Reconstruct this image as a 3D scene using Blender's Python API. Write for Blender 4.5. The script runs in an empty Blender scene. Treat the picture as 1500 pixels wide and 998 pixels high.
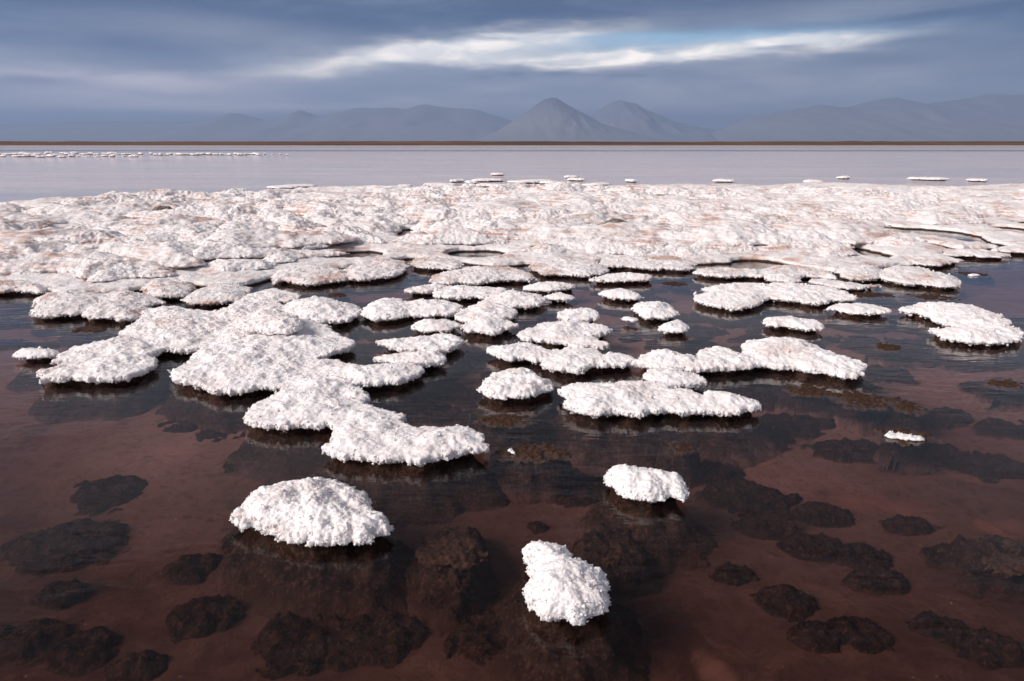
import bpy, math, random
import numpy as np

# ------------------------------------------------------------------ camera, sky, sun, exposure
S = bpy.context.scene
COL = S.collection
CAM_H, PITCH, F = 1.6, math.radians(16.12), 1000.0          # F in pixels of the 1500 px wide photograph (24 mm lens)
cam = bpy.data.cameras.new('camera'); cam_o = bpy.data.objects.new('camera', cam); COL.objects.link(cam_o)
cam.sensor_width = 36; cam.lens = 24; cam.clip_start = 0.05; cam.clip_end = 60000
cam_o.location = (0, 0, CAM_H); cam_o.rotation_euler = (math.pi/2 - PITCH, 0, 0)
S.camera = cam_o

SUN_EL, SUN_AZ = math.radians(34), math.radians(-116)        # azimuth from +Y towards +X: the sun stands to the side, a little behind
EXPOSURE = 0.1
HAZE_DENSITY = 2.2e-4
HAZE_COLOR = (0.45, 0.63, 1.0)

def build_world():
    w = bpy.data.worlds.new('World'); S.world = w; w.use_nodes = True
    nt = w.node_tree; nt.nodes.clear()
    g = G(nt)
    out = nt.nodes.new('ShaderNodeOutputWorld'); bg = nt.nodes.new('ShaderNodeBackground')
    bg.inputs['Strength'].default_value = 0.1
    nt.links.new(bg.outputs[0], out.inputs[0])
    sky = nt.nodes.new('ShaderNodeTexSky'); sky.sky_type = 'NISHITA'; sky.sun_disc = False
    sky.sun_elevation = SUN_EL; sky.sun_rotation = SUN_AZ % (2*math.pi); sky.altitude = 2300; sky.dust_density = 1.5
    tc = nt.nodes.new('ShaderNodeTexCoord')
    sep = nt.nodes.new('ShaderNodeSeparateXYZ'); nt.links.new(tc.outputs['Generated'], sep.inputs[0])
    x, y, z = sep.outputs
    az = g.m('MULTIPLY', g.m('ARCTAN2', x, y), 57.2958)         # degrees, 0 = ahead
    el = g.m('MULTIPLY', g.m('ARCSINE', z), 57.2958)
    # cloud-deck coordinates: flattened towards the horizon
    zc = g.m('ADD', g.m('MAXIMUM', z, 0.0), 0.10)
    px, py = g.m('DIVIDE', x, zc), g.m('DIVIDE', y, zc)
    def deck(scale, detail, off, sx=1.0, sy=1.0, rough=0.5):
        v = g.xyz(g.m('MULTIPLY', px, sx), g.m('MULTIPLY', py, sy), off)
        return g.noise(v, scale, detail, rough)
    def streaks(sa, se, off, detail=4, rough=0.5, dist=0.0):
        v = g.xyz(g.m('MULTIPLY', az, sa), g.m('MULTIPLY', el, se), off)
        return g.noise(v, 1.0, detail, rough, dist)
    n1 = deck(0.55, 5, 3.1, 0.8, 1.0)
    n2 = streaks(0.045, 0.30, 7.7, 5, 0.55, 0.4)
    n3 = streaks(0.10, 0.55, 1.3, 5, 0.6, 0.6)
    tone = g.m('ADD', g.m('MULTIPLY', n1, 0.5), g.m('MULTIPLY', n2, 0.5))
    tone = g.m('ADD', g.m('MULTIPLY', tone, 0.72), g.m('MULTIPLY', n3, 0.28))
    t = g.smooth(tone, 0.43, 0.66)
    dark = (0.0, 0.050, 0.175, 1); light = (0.22, 0.30, 0.43, 1)
    cloud = g.mix(t, dark, light)
    grey = g.mix(t, (0.13, 0.125, 0.14, 1), (0.50, 0.46, 0.465, 1))
    cloud = g.mix(g.smooth(el, 8.5, 14.0), cloud, grey)
    # low lavender veil of far cloud, all round the horizon
    veil = g.smooth(g.m('ADD', el, g.m('MULTIPLY', g.m('SUBTRACT', n3, 0.5), 5.0)), 8.0, 2.0)
    lav = g.mix(g.smooth(n2, 0.35, 0.7), (0.33, 0.40, 0.55, 1), (0.72, 0.69, 0.76, 1))
    cloud = g.mix(veil, cloud, lav)
    def band(a0, e0, wa, we, slope, amp, curve=0.0, namp=1.0, nz=n3, pw=1.0):
        da = g.m('SUBTRACT', az, a0)
        ec = g.m('ADD', e0, g.m('MULTIPLY', da, slope))
        if curve: ec = g.m('ADD', ec, g.m('MULTIPLY', g.m('MULTIPLY', da, da), curve))
        de = g.m('ADD', g.m('SUBTRACT', el, ec), g.m('MULTIPLY', g.m('SUBTRACT', nz, 0.5), namp))
        q = g.m('ADD', g.m('POWER', g.m('DIVIDE', da, wa), 2.0), g.m('POWER', g.m('ABSOLUTE', g.m('DIVIDE', de, we)), 2.0))
        return g.m('MULTIPLY', g.m('EXPONENT', g.m('MULTIPLY', q, -1.0)), amp)
    n4 = streaks(0.17, 1.0, 12.3, 4, 0.5, 0.3)
    n5 = streaks(0.30, 0.8, 22.3, 3, 0.5, 0.5)
    # the long opening in the cloud: blue gaps along its upper edge, cream cloud below
    gap = g.m('MINIMUM', g.m('ADD', band(12, 7.35, 11, 0.55, 0.012, 1.3, namp=1.2, nz=n4), band(-1, 7.0, 7, 0.5, 0.05, 0.5, namp=1.2, nz=n4)), 1.0)
    cloud = g.mix(gap, cloud, (0.30, 0.80, 1.20, 1))
    s1 = band(9, 6.45, 11, 0.50, 0.028, 1.25, namp=2.0, nz=n4)
    s2 = band(-3.5, 7.05, 8.5, 0.70, 0.10, 0.95, namp=2.2, nz=n4)
    s3 = band(19, 7.1, 6, 0.40, 0.01, 0.8, namp=1.4, nz=n4)
    s4 = band(-12, 5.8, 7, 0.45, 0.12, 0.35, namp=1.2, nz=n4)
    st = g.m('MINIMUM', g.m('ADD', g.m('ADD', s1, s2), g.m('ADD', s3, s4)), 1.0)
    cloud = g.mix(st, cloud, g.mix(g.smooth(n5, 0.35, 0.65), (1.25, 1.22, 1.20, 1), (2.15, 1.92, 1.66, 1)))
    streak_c = g.mix(g.smooth(n5, 0.35, 0.65), (1.5, 1.45, 1.38, 1), (2.3, 2.06, 1.78, 1))
    # faint warm light low down to the side
    lo = g.m('ADD', band(-29, 4.0, 10, 0.8, 0.0, 0.65, namp=1.5, nz=n3), band(-24, 2.6, 13, 0.55, 0.01, 0.7, namp=1.2, nz=n4))
    cloud = g.mix(lo, cloud, (1.70, 1.42, 1.42, 1))
    halo = g.m('ADD', band(6, 6.6, 16, 1.35, 0.02, 0.42, namp=1.6, nz=n3), band(-10, 6.0, 12, 1.1, 0.08, 0.30, namp=1.6, nz=n3))
    cloud = g.mix(g.m('MINIMUM', halo, 1.0), cloud, (0.80, 0.80, 0.86, 1))
    up = g.m('ADD', band(-22, 7.6, 9, 1.0, -0.03, 0.45, namp=2.0, nz=n2), g.m('ADD', band(24, 9.0, 10, 0.7, 0.02, 0.35, namp=1.8, nz=n3), band(-33, 5.4, 6, 0.7, 0.0, 0.35, namp=1.6, nz=n3)))
    cloud = g.mix(g.m('MINIMUM', up, 1.0), cloud, (0.50, 0.50, 0.56, 1))
    cloud = g.mix(st, cloud, streak_c)
    # small dark cloudlets
    for (a0, e0, wa, we) in [(0.2, 5.15, 1.1, 0.20), (3.5, 5.2, 1.2, 0.20), (-2.2, 4.95, 0.7, 0.12), (9.6, 5.0, 1.3, 0.14), (7.9, 5.0, 0.5, 0.15), (-33.5, 3.9, 4.0, 0.42), (27, 5.6, 3.5, 0.35)]:
        cloud = g.mix(g.m('MINIMUM', band(a0, e0, wa, we, 0.01, 0.75, namp=0.5, nz=n5), 1.0), cloud, (0.15, 0.20, 0.31, 1))
    cover = g.m('SUBTRACT', 0.93, g.m('MULTIPLY', gap, 0.35))
    col = g.mix(cover, sky.outputs[0], g.scale(cloud, 10.0))
    nt.links.new(col, bg.inputs['Color'])

class G:
    """tiny helper that writes shader maths"""
    def __init__(s, nt): s.nt = nt
    def put(s, inp, v):
        if isinstance(v, bpy.types.NodeSocket): s.nt.links.new(v, inp)
        elif isinstance(v, (tuple, list)) and len(v) == 3 and inp.type == 'RGBA': inp.default_value = (*v, 1)
        else: inp.default_value = v
    def m(s, op, a, b=None, c=None, clamp=False):
        n = s.nt.nodes.new('ShaderNodeMath'); n.operation = op; n.use_clamp = clamp
        s.put(n.inputs[0], a)
        if b is not None: s.put(n.inputs[1], b)
        if c is not None: s.put(n.inputs[2], c)
        return n.outputs[0]
    def smooth(s, v, lo, hi):
        n = s.nt.nodes.new('ShaderNodeMapRange'); n.interpolation_type = 'SMOOTHSTEP'
        if lo > hi: lo, hi, a, b = hi, lo, 1.0, 0.0
        else: a, b = 0.0, 1.0
        s.put(n.inputs[0], v); n.inputs[1].default_value = lo; n.inputs[2].default_value = hi
        n.inputs[3].default_value = a; n.inputs[4].default_value = b
        return n.outputs[0]
    def mix(s, f, a, b):
        n = s.nt.nodes.new('ShaderNodeMix'); n.data_type = 'RGBA'
        s.put(n.inputs[0], f); s.put(n.inputs[6], a); s.put(n.inputs[7], b)
        return n.outputs[2]
    def scale(s, c, k):
        n = s.nt.nodes.new('ShaderNodeVectorMath'); n.operation = 'SCALE'; s.put(n.inputs[0], c); n.inputs[3].default_value = k
        return n.outputs[0]
    def xyz(s, x, y, z):
        n = s.nt.nodes.new('ShaderNodeCombineXYZ')
        for i, v in enumerate((x, y, z)): s.put(n.inputs[i], v)
        return n.outputs[0]
    def noise(s, vec, scale, detail=4, rough=0.5, dist=0.0):
        n = s.nt.nodes.new('ShaderNodeTexNoise'); n.inputs['Scale'].default_value = scale; n.inputs['Detail'].default_value = detail
        n.inputs['Roughness'].default_value = rough; n.inputs['Distortion'].default_value = dist
        if vec is not None: s.nt.links.new(vec, n.inputs['Vector'])
        return n.outputs[0]
    def pos(s, sc=None, rot=0.0):
        n = s.nt.nodes.new('ShaderNodeNewGeometry')
        if sc is None: return n.outputs['Position']
        m = s.nt.nodes.new('ShaderNodeMapping'); m.inputs['Scale'].default_value = sc; m.inputs['Rotation'].default_value = (0, 0, rot)
        s.nt.links.new(n.outputs['Position'], m.inputs[0]); return m.outputs[0]
    def bump(s, h, strength, dist, normal=None):
        n = s.nt.nodes.new('ShaderNodeBump'); s.put(n.inputs['Strength'], strength); s.put(n.inputs['Distance'], dist); s.put(n.inputs['Height'], h)
        if normal is not None: s.nt.links.new(normal, n.inputs['Normal'])
        return n.outputs[0]

build_world()
sun = bpy.data.lights.new('sun', 'SUN'); sun.energy = 4.8; sun.angle = math.radians(28); sun.color = (1.0, 0.90, 0.835)
sun_o = bpy.data.objects.new('sun', sun); COL.objects.link(sun_o)
sun_o.rotation_euler = (math.pi/2 - SUN_EL, 0, -SUN_AZ + math.pi)
S.view_settings.view_transform = 'Standard'; S.view_settings.look = 'None'
S.view_settings.exposure = EXPOSURE; S.view_settings.gamma = 1; S.view_settings.use_curve_mapping = False
cy = S.cycles
cy.use_denoising = True; cy.denoiser = 'OPENIMAGEDENOISE'
cy.max_bounces = 8; cy.diffuse_bounces = 3; cy.glossy_bounces = 3; cy.transparent_max_bounces = 16; cy.volume_bounces = 0
cy.sample_clamp_indirect = 5

# ------------------------------------------------------------------ materials
def new_mat(name):
    m = bpy.data.materials.new(name); m.use_nodes = True; nt = m.node_tree; nt.nodes.clear()
    o = nt.nodes.new('ShaderNodeOutputMaterial'); return m, nt, G(nt), o
def principled(nt, g, o, color, rough, normal=None, spec=0.3):
    b = nt.nodes.new('ShaderNodeBsdfPrincipled')
    g.put(b.inputs['Base Color'], color); g.put(b.inputs['Roughness'], rough); b.inputs['Specular IOR Level'].default_value = spec
    if normal is not None: nt.links.new(normal, b.inputs['Normal'])
    nt.links.new(b.outputs[0], o.inputs[0]); return b

def salt_material(name, stain, k=1.0):
    m, nt, g, o = new_mat(name)
    p = g.pos(); sep = nt.nodes.new('ShaderNodeSeparateXYZ'); nt.links.new(p, sep.inputs[0])
    fine = g.noise(p, 55, 5, 0.65); mid = g.noise(p, 7, 4, 0.6); big = g.noise(p, 1.1, 4, 0.6)
    c = g.mix(g.smooth(mid, 0.35, 0.75), (0.92, 0.90, 0.905), (0.90, 0.83, 0.825))
    c = g.mix(g.m('MULTIPLY', g.smooth(g.noise(p, 16, 4, 0.7), 0.60, 0.78), 0.40), c, (0.80, 0.62, 0.56))
    c = g.mix(g.m('MULTIPLY', g.smooth(g.noise(p, 46, 5, 0.75), 0.60, 0.72), 0.35), c, (0.62, 0.48, 0.46))
    # iron and algae stains follow the strata of the crust
    strata = g.noise(g.xyz(g.m('MULTIPLY', sep.outputs[0], 1.6), g.m('MULTIPLY', sep.outputs[1], 1.6), g.m('MULTIPLY', sep.outputs[2], 34)), 1.0, 5, 0.65)
    patch = g.smooth(g.m('ADD', g.m('MULTIPLY', big, 0.6), g.m('MULTIPLY', g.noise(p, 3.4, 4, 0.6), 0.4)), 0.45, 0.60)
    f = g.m('MULTIPLY', g.m('MULTIPLY', g.smooth(strata, 0.44, 0.62), patch), stain, None, True)
    c = g.mix(f, c, (0.64, 0.45, 0.385))
    f2 = g.m('MULTIPLY', g.smooth(g.noise(p, 4.3, 5, 0.7), 0.62, 0.74), 0.6*stain)
    c = g.mix(f2, c, (0.42, 0.30, 0.27))
    if k != 1:
        c = g.scale(c, k)
        algae_shade = g.smooth(g.m('ADD', sep.outputs[2], g.m('MULTIPLY', g.m('SUBTRACT', mid, 0.5), 0.02)), 0.034, 0.012)      # algae under the water, dark undercut shade painted just above it
        c = g.mix(algae_shade, c, (0.035, 0.021, 0.017))
    h = g.noise(p, 130, 4, 0.7)
    nrm = g.bump(g.m('ADD', fine, g.m('MULTIPLY', h, 0.6)), 0.6, 0.012)
    nrm = g.bump(g.noise(p, 17, 4, 0.65), 0.45 if k == 1 else 0.8, 0.03, nrm)
    b = principled(nt, g, o, c, 0.75, nrm, 0.2)
    b.inputs['Subsurface Weight'].default_value = 0.6; b.inputs['Subsurface Radius'].default_value = (1.0, 0.88, 0.82); b.inputs['Subsurface Scale'].default_value = 0.012
    return m
M_SALT = salt_material('salt_crust', 0.35)
M_FLAT = salt_material('salt_flat_crust', 1.3, 0.90)

def dark_material():
    m, nt, g, o = new_mat('wet_algal_rock')
    p = g.pos(); a = g.noise(p, 12, 7, 0.75, 0.5); b = g.noise(p, 48, 5, 0.7)
    c = g.mix(g.smooth(a, 0.35, 0.7), (0.020, 0.012, 0.010), (0.082, 0.048, 0.037))
    c = g.mix(g.m('MULTIPLY', g.smooth(b, 0.50, 0.68), 0.7), c, (0.16, 0.095, 0.07))
    tc = nt.nodes.new('ShaderNodeTexCoord'); sp = nt.nodes.new('ShaderNodeSeparateXYZ'); nt.links.new(tc.outputs['Generated'], sp.inputs[0])
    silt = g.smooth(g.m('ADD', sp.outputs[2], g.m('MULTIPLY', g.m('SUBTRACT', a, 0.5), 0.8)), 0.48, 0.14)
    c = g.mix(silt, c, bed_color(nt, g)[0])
    principled(nt, g, o, c, 0.9, g.bump(g.m('ADD', a, g.m('MULTIPLY', b, 0.7)), 1.0, 0.03), 0.05); return m
def crust_material():
    m, nt, g, o = new_mat('brown_algal_crust')
    p = g.pos(); a = g.noise(p, 60, 5, 0.7); b = g.noise(p, 14, 4, 0.6)
    c = g.mix(g.smooth(a, 0.35, 0.7), (0.016, 0.007, 0.004), (0.085, 0.036, 0.016))
    c = g.mix(g.m('MULTIPLY', g.smooth(b, 0.55, 0.75), 0.5), c, (0.12, 0.058, 0.028))
    principled(nt, g, o, c, 0.7, g.bump(a, 0.8, 0.01), 0.3); return m
M_CRUST = crust_material()
def tuft_material():
    m, nt, g, o = new_mat('grey_algal_tuft')
    p = g.pos(); a = g.noise(p, 30, 5, 0.7)
    principled(nt, g, o, g.mix(g.smooth(a, 0.35, 0.65), (0.06, 0.052, 0.042), (0.33, 0.29, 0.25)), 0.9, g.bump(a, 0.8, 0.03), 0.1); return m
M_TUFT = tuft_material()
def bed_color(nt, g):
    p = g.pos(); a = g.noise(p, 0.9, 5, 0.6); b = g.noise(p, 5, 6, 0.7, 0.6); d = g.noise(p, 38, 4, 0.7)
    sep = nt.nodes.new('ShaderNodeSeparateXYZ'); nt.links.new(p, sep.inputs[0])
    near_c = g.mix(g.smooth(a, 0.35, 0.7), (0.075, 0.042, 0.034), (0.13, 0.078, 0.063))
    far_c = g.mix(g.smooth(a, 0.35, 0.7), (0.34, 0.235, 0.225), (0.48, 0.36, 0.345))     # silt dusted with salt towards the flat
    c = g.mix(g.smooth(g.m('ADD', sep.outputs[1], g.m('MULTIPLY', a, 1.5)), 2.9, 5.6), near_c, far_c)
    c = g.mix(g.m('MULTIPLY', g.smooth(b, 0.42, 0.72), 0.45), c, (0.24, 0.145, 0.115))
    c = g.mix(g.m('MULTIPLY', g.smooth(g.noise(p, 21, 6, 0.75, 0.8), 0.50, 0.66), 0.5), c, (0.055, 0.028, 0.022))
    c = g.mix(g.m('MULTIPLY', g.smooth(g.noise(p, 2.6, 5, 0.65, 0.4), 0.54, 0.70), 0.55), c, (0.050, 0.024, 0.019))
    fleck = g.m('MULTIPLY', g.smooth(d, 0.64, 0.74), g.smooth(b, 0.50, 0.62))
    c = g.mix(fleck, c, (0.65, 0.50, 0.44))
    # pale drifts of sediment with a shape of their own
    for (cx, cy_, rx, ry, ang) in PALE:
        ca, sa = math.cos(ang), math.sin(ang)
        dx = g.m('SUBTRACT', sep.outputs[0], cx); dy = g.m('SUBTRACT', sep.outputs[1], cy_)
        u = g.m('DIVIDE', g.m('ADD', g.m('MULTIPLY', dx, ca), g.m('MULTIPLY', dy, sa)), rx)
        v = g.m('DIVIDE', g.m('SUBTRACT', g.m('MULTIPLY', dy, ca), g.m('MULTIPLY', dx, sa)), ry)
        r = g.m('ADD', g.m('ADD', g.m('POWER', u, 2.0), g.m('POWER', v, 2.0)), g.m('MULTIPLY', g.m('SUBTRACT', b, 0.5), 4.5))
        c = g.mix(g.m('MULTIPLY', g.smooth(r, 1.2, -0.2), 0.6), c, (0.36, 0.21, 0.165))
    return c, b
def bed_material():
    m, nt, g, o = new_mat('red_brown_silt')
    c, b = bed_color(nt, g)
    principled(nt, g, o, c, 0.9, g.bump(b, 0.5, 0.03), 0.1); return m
def water_material():
    m, nt, g, o = new_mat('brine')
    p = g.pos(); sep = nt.nodes.new('ShaderNodeSeparateXYZ'); nt.links.new(p, sep.inputs[0])
    dist = sep.outputs[1]
    # wind ripples: fine ones in drifting patches, and faint long ones
    w1 = g.noise(g.pos((3.2, 8.0, 1.0), 0.22), 1.0, 3, 0.5, 0.6)
    w2 = g.noise(g.pos((9.0, 26.0, 1.0), -0.15), 1.0, 3, 0.5, 0.4)
    w3 = g.noise(g.pos((0.5, 1.6, 1.0), 0.05), 1.0, 2, 0.5)
    patch = g.smooth(g.noise(g.pos((0.35, 0.5, 1.0)), 1.0, 3, 0.5), 0.42, 0.68)
    far = g.smooth(dist, 14.0, 30.0)
    amp = g.m('ADD', g.m('ADD', 0.35, g.m('MULTIPLY', patch, 1.9)), g.m('MULTIPLY', far, 11.0))
    h = g.m('ADD', g.m('MULTIPLY', g.m('ADD', w1, g.m('MULTIPLY', w2, 0.22)), amp), g.m('MULTIPLY', w3, 0.8))
    nrm = g.bump(h, 1.0, 0.0045)
    # the same reflectance from above and below, so daylight reaches the lake bed
    lw = nt.nodes.new('ShaderNodeLayerWeight'); lw.inputs[0].default_value = 0.5; nt.links.new(nrm, lw.inputs[1])
    fr = g.m('ADD', 0.02, g.m('MULTIPLY', g.m('POWER', lw.outputs['Facing'], 5.0), 0.98))
    gl = nt.nodes.new('ShaderNodeBsdfAnisotropic'); gl.inputs['Roughness'].default_value = 0.06; nt.links.new(nrm, gl.inputs['Normal'])
    gl.inputs[0].default_value = (1, 1, 1, 1)
    tr = nt.nodes.new('ShaderNodeBsdfTransparent'); tr.inputs[0].default_value = (0.97, 0.94, 0.93, 1)
    # beyond the salt flat the brine is a milky, pinkish film over white salt
    milk = nt.nodes.new('ShaderNodeBsdfDiffuse')
    mn = g.noise(g.pos((0.05, 0.35, 1.0)), 1.0, 5, 0.6, 0.5)
    g.put(milk.inputs[0], g.mix(g.smooth(mn, 0.35, 0.65), (0.70, 0.69, 0.76, 1), (0.90, 0.80, 0.82, 1)))
    # shoreline of the milky water runs along the back edge of the flat
    back = g.m('ADD', dist, g.m('MULTIPLY', g.m('SUBTRACT', mn, 0.5), 6.0))
    tb = g.m('MULTIPLY', g.smooth(back, 13.5, 18.5), g.m('SUBTRACT', 1.0, g.m('MULTIPLY', 0.75, g.m('EXPONENT', g.m('MULTIPLY', -1.0, g.m('POWER', g.m('DIVIDE', g.m('SUBTRACT', g.m('ADD', dist, g.m('MULTIPLY', mn, 20.0)), 168.0), 14.0), 2.0))))))
    body = nt.nodes.new('ShaderNodeMixShader'); g.put(body.inputs[0], g.m('MULTIPLY', tb, 0.93)); nt.links.new(tr.outputs[0], body.inputs[1]); nt.links.new(milk.outputs[0], body.inputs[2])
    mx = nt.nodes.new('ShaderNodeMixShader'); nt.links.new(fr, mx.inputs[0]); nt.links.new(body.outputs[0], mx.inputs[1]); nt.links.new(gl.outputs[0], mx.inputs[2])
    nt.links.new(mx.outputs[0], o.inputs['Surface'])
    va = nt.nodes.new('ShaderNodeVolumeAbsorption'); va.inputs['Density'].default_value = 2.3; va.inputs[0].default_value = (0.52, 0.32, 0.26, 1)
    nt.links.new(va.outputs[0], o.inputs['Volume'])
    return m
def shore_material():
    m, nt, g, o = new_mat('dry_grass_plain')
    p = g.pos(); a = g.noise(g.pos((0.01, 0.06, 1)), 1.0, 5, 0.6); b = g.noise(g.pos((0.15, 0.5, 1)), 1.0, 5, 0.7)
    c = g.mix(g.smooth(a, 0.35, 0.65), (0.085, 0.038, 0.016), (0.17, 0.085, 0.032))
    c = g.mix(g.m('MULTIPLY', g.smooth(b, 0.5, 0.7), 0.6), c, (0.055, 0.022, 0.012))
    sep = nt.nodes.new('ShaderNodeSeparateXYZ'); nt.links.new(p, sep.inputs[0])
    salt = g.smooth(g.m('ADD', sep.outputs[2], g.m('MULTIPLY', g.m('SUBTRACT', a, 0.5), 0.22)), 0.20, 0.12)
    c = g.mix(salt, c, (0.74, 0.70, 0.69))
    principled(nt, g, o, c, 0.9, None, 0.1); return m
def mountain_material(lo, hi, z0, z1):
    m, nt, g, o = new_mat('hazed_mountain_rock')
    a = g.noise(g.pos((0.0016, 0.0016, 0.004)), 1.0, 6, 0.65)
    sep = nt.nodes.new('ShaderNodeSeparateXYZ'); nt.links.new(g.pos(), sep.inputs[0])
    low_haze = g.smooth(g.m('ADD', sep.outputs[2], g.m('MULTIPLY', g.m('SUBTRACT', a, 0.5), 70.0)), z1, z0)  # paler low slopes: thicker haze near the ground painted into the colour
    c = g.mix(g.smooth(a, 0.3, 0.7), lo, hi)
    c = g.mix(low_haze, c, (0.265, 0.262, 0.275))
    principled(nt, g, o, c, 0.95, None, 0.05); return m

# ------------------------------------------------------------------ numeric helpers
RS = np.random.RandomState(11); random.seed(5)
def px2w(x, y, z=0.0):
    """point of the plane at height z on the view ray of a photograph pixel"""
    u, v = (x-750)/F, (499-y)/F
    d = (u, math.cos(PITCH)+v*math.sin(PITCH), -math.sin(PITCH)+v*math.cos(PITCH))
    t = (z-CAM_H)/d[2]
    return (d[0]*t, d[1]*t)
PALE = []
for (x, y, rx, ry, a) in [(1280, 728, .30, .13, -0.25), (1058, 978, .07, .16, .3), (1430, 690, .3, .1, -.3), (1480, 765, .2, .1, 0), (560, 590, .35, .3, 0)]:
    w_ = px2w(x, y, -0.2); PALE.append((w_[0], w_[1], rx, ry, a))
M_DARK = dark_material()
M_BED, M_WATER, M_SHORE = bed_material(), water_material(), shore_material()
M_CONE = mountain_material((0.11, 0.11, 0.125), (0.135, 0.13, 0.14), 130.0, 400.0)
M_RANGE = mountain_material((0.21, 0.21, 0.225), (0.225, 0.22, 0.23), 100.0, 380.0)  # paler than the cone, extra haze fading put into the rock colour

VT = RS.rand(64, 64, 64).astype(np.float32)
def vnoise(p):                                            # smooth value noise, -1..1, p (n,3) in lattice units
    i = np.floor(p).astype(np.int64); f = p - i; f = f*f*(3-2*f); r = 0
    for dx in (0, 1):
        for dy in (0, 1):
            for dz in (0, 1):
                w = (f[:, 0] if dx else 1-f[:, 0])*(f[:, 1] if dy else 1-f[:, 1])*(f[:, 2] if dz else 1-f[:, 2])
                r = r + w*VT[(i[:, 0]+dx) & 63, (i[:, 1]+dy) & 63, (i[:, 2]+dz) & 63]
    return r*2-1
def fbm(p, octs=4, gain=0.5):
    r, a, q = 0, 1.0, np.asarray(p, dtype=np.float64)
    for k in range(octs):
        r = r + a*vnoise(q + 17.3*k); q = q*2.03; a *= gain
    return r
WC, WR = 10, 60                                           # a periodic cellular-noise tile: 10 cells, 60 samples a side
_fp = RS.rand(WC, WC, WC, 3)
def _worley_tile():
    ax = (np.arange(WR)+.5)/WR*WC
    P = np.stack(np.meshgrid(ax, ax, ax, indexing='ij'), -1).reshape(-1, 3); I = np.floor(P).astype(int); best = np.full(len(P), 9.0)
    for dx in (-1, 0, 1):
        for dy in (-1, 0, 1):
            for dz in (-1, 0, 1):
                J = I + (dx, dy, dz); q = J + _fp[J[:, 0] % WC, J[:, 1] % WC, J[:, 2] % WC]
                best = np.minimum(best, ((P-q)**2).sum(1))
    return np.sqrt(best).reshape(WR, WR, WR).astype(np.float32)
WT = _worley_tile()
def worley(p):                                            # distance to the nearest cell point, p in cells
    q = p*(WR/WC) - .5; i = np.floor(q).astype(np.int64); f = q-i; r = 0
    for dx in (0, 1):
        for dy in (0, 1):
            for dz in (0, 1):
                w = (f[:, 0] if dx else 1-f[:, 0])*(f[:, 1] if dy else 1-f[:, 1])*(f[:, 2] if dz else 1-f[:, 2])
                r = r + w*WT[(i[:, 0]+dx) % WR, (i[:, 1]+dy) % WR, (i[:, 2]+dz) % WR]
    return r
def sdf(P, poly):                                         # signed distance, positive inside, P (n,2)
    poly = np.asarray(poly, float); n = len(poly); d = np.full(len(P), 1e9); ins = np.zeros(len(P), bool)
    for k in range(n):
        a, b = poly[k], poly[(k+1) % n]; e = b-a; w = P-a
        t = np.clip((w@e)/max(e@e, 1e-12), 0, 1); q = w - t[:, None]*e
        d = np.minimum(d, (q*q).sum(1))
        c = (a[1] > P[:, 1]) != (b[1] > P[:, 1])
        if abs(e[1]) > 1e-12: ins ^= c & (P[:, 0] < a[0] + (P[:, 1]-a[1])*e[0]/e[1])
    d = np.sqrt(d); return np.where(ins, d, -d)
def round_poly(poly, it=2):                               # corner cutting
    p = np.asarray(poly, float)
    for _ in range(it):
        q = np.roll(p, -1, 0); p = np.stack([.78*p+.22*q, .22*p+.78*q], 1).reshape(-1, 2)
    return p
def make_mesh(name, V, Fc, mats, smooth=True, mat_idx=None):
    me = bpy.data.meshes.new(name); V = np.asarray(V, np.float32); Fc = np.asarray(Fc, np.int32)
    me.vertices.add(len(V)); me.vertices.foreach_set('co', V.ravel())
    k = Fc.shape[1]; me.loops.add(Fc.size); me.loops.foreach_set('vertex_index', Fc.ravel())
    me.polygons.add(len(Fc)); me.polygons.foreach_set('loop_start', np.arange(0, Fc.size, k, dtype=np.int32))
    for m in mats: me.materials.append(m)
    if mat_idx is not None: me.polygons.foreach_set('material_index', np.asarray(mat_idx, np.int32))
    me.polygons.foreach_set('use_smooth', np.full(len(Fc), smooth))
    me.update(calc_edges=True); me.validate(); return me
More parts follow.
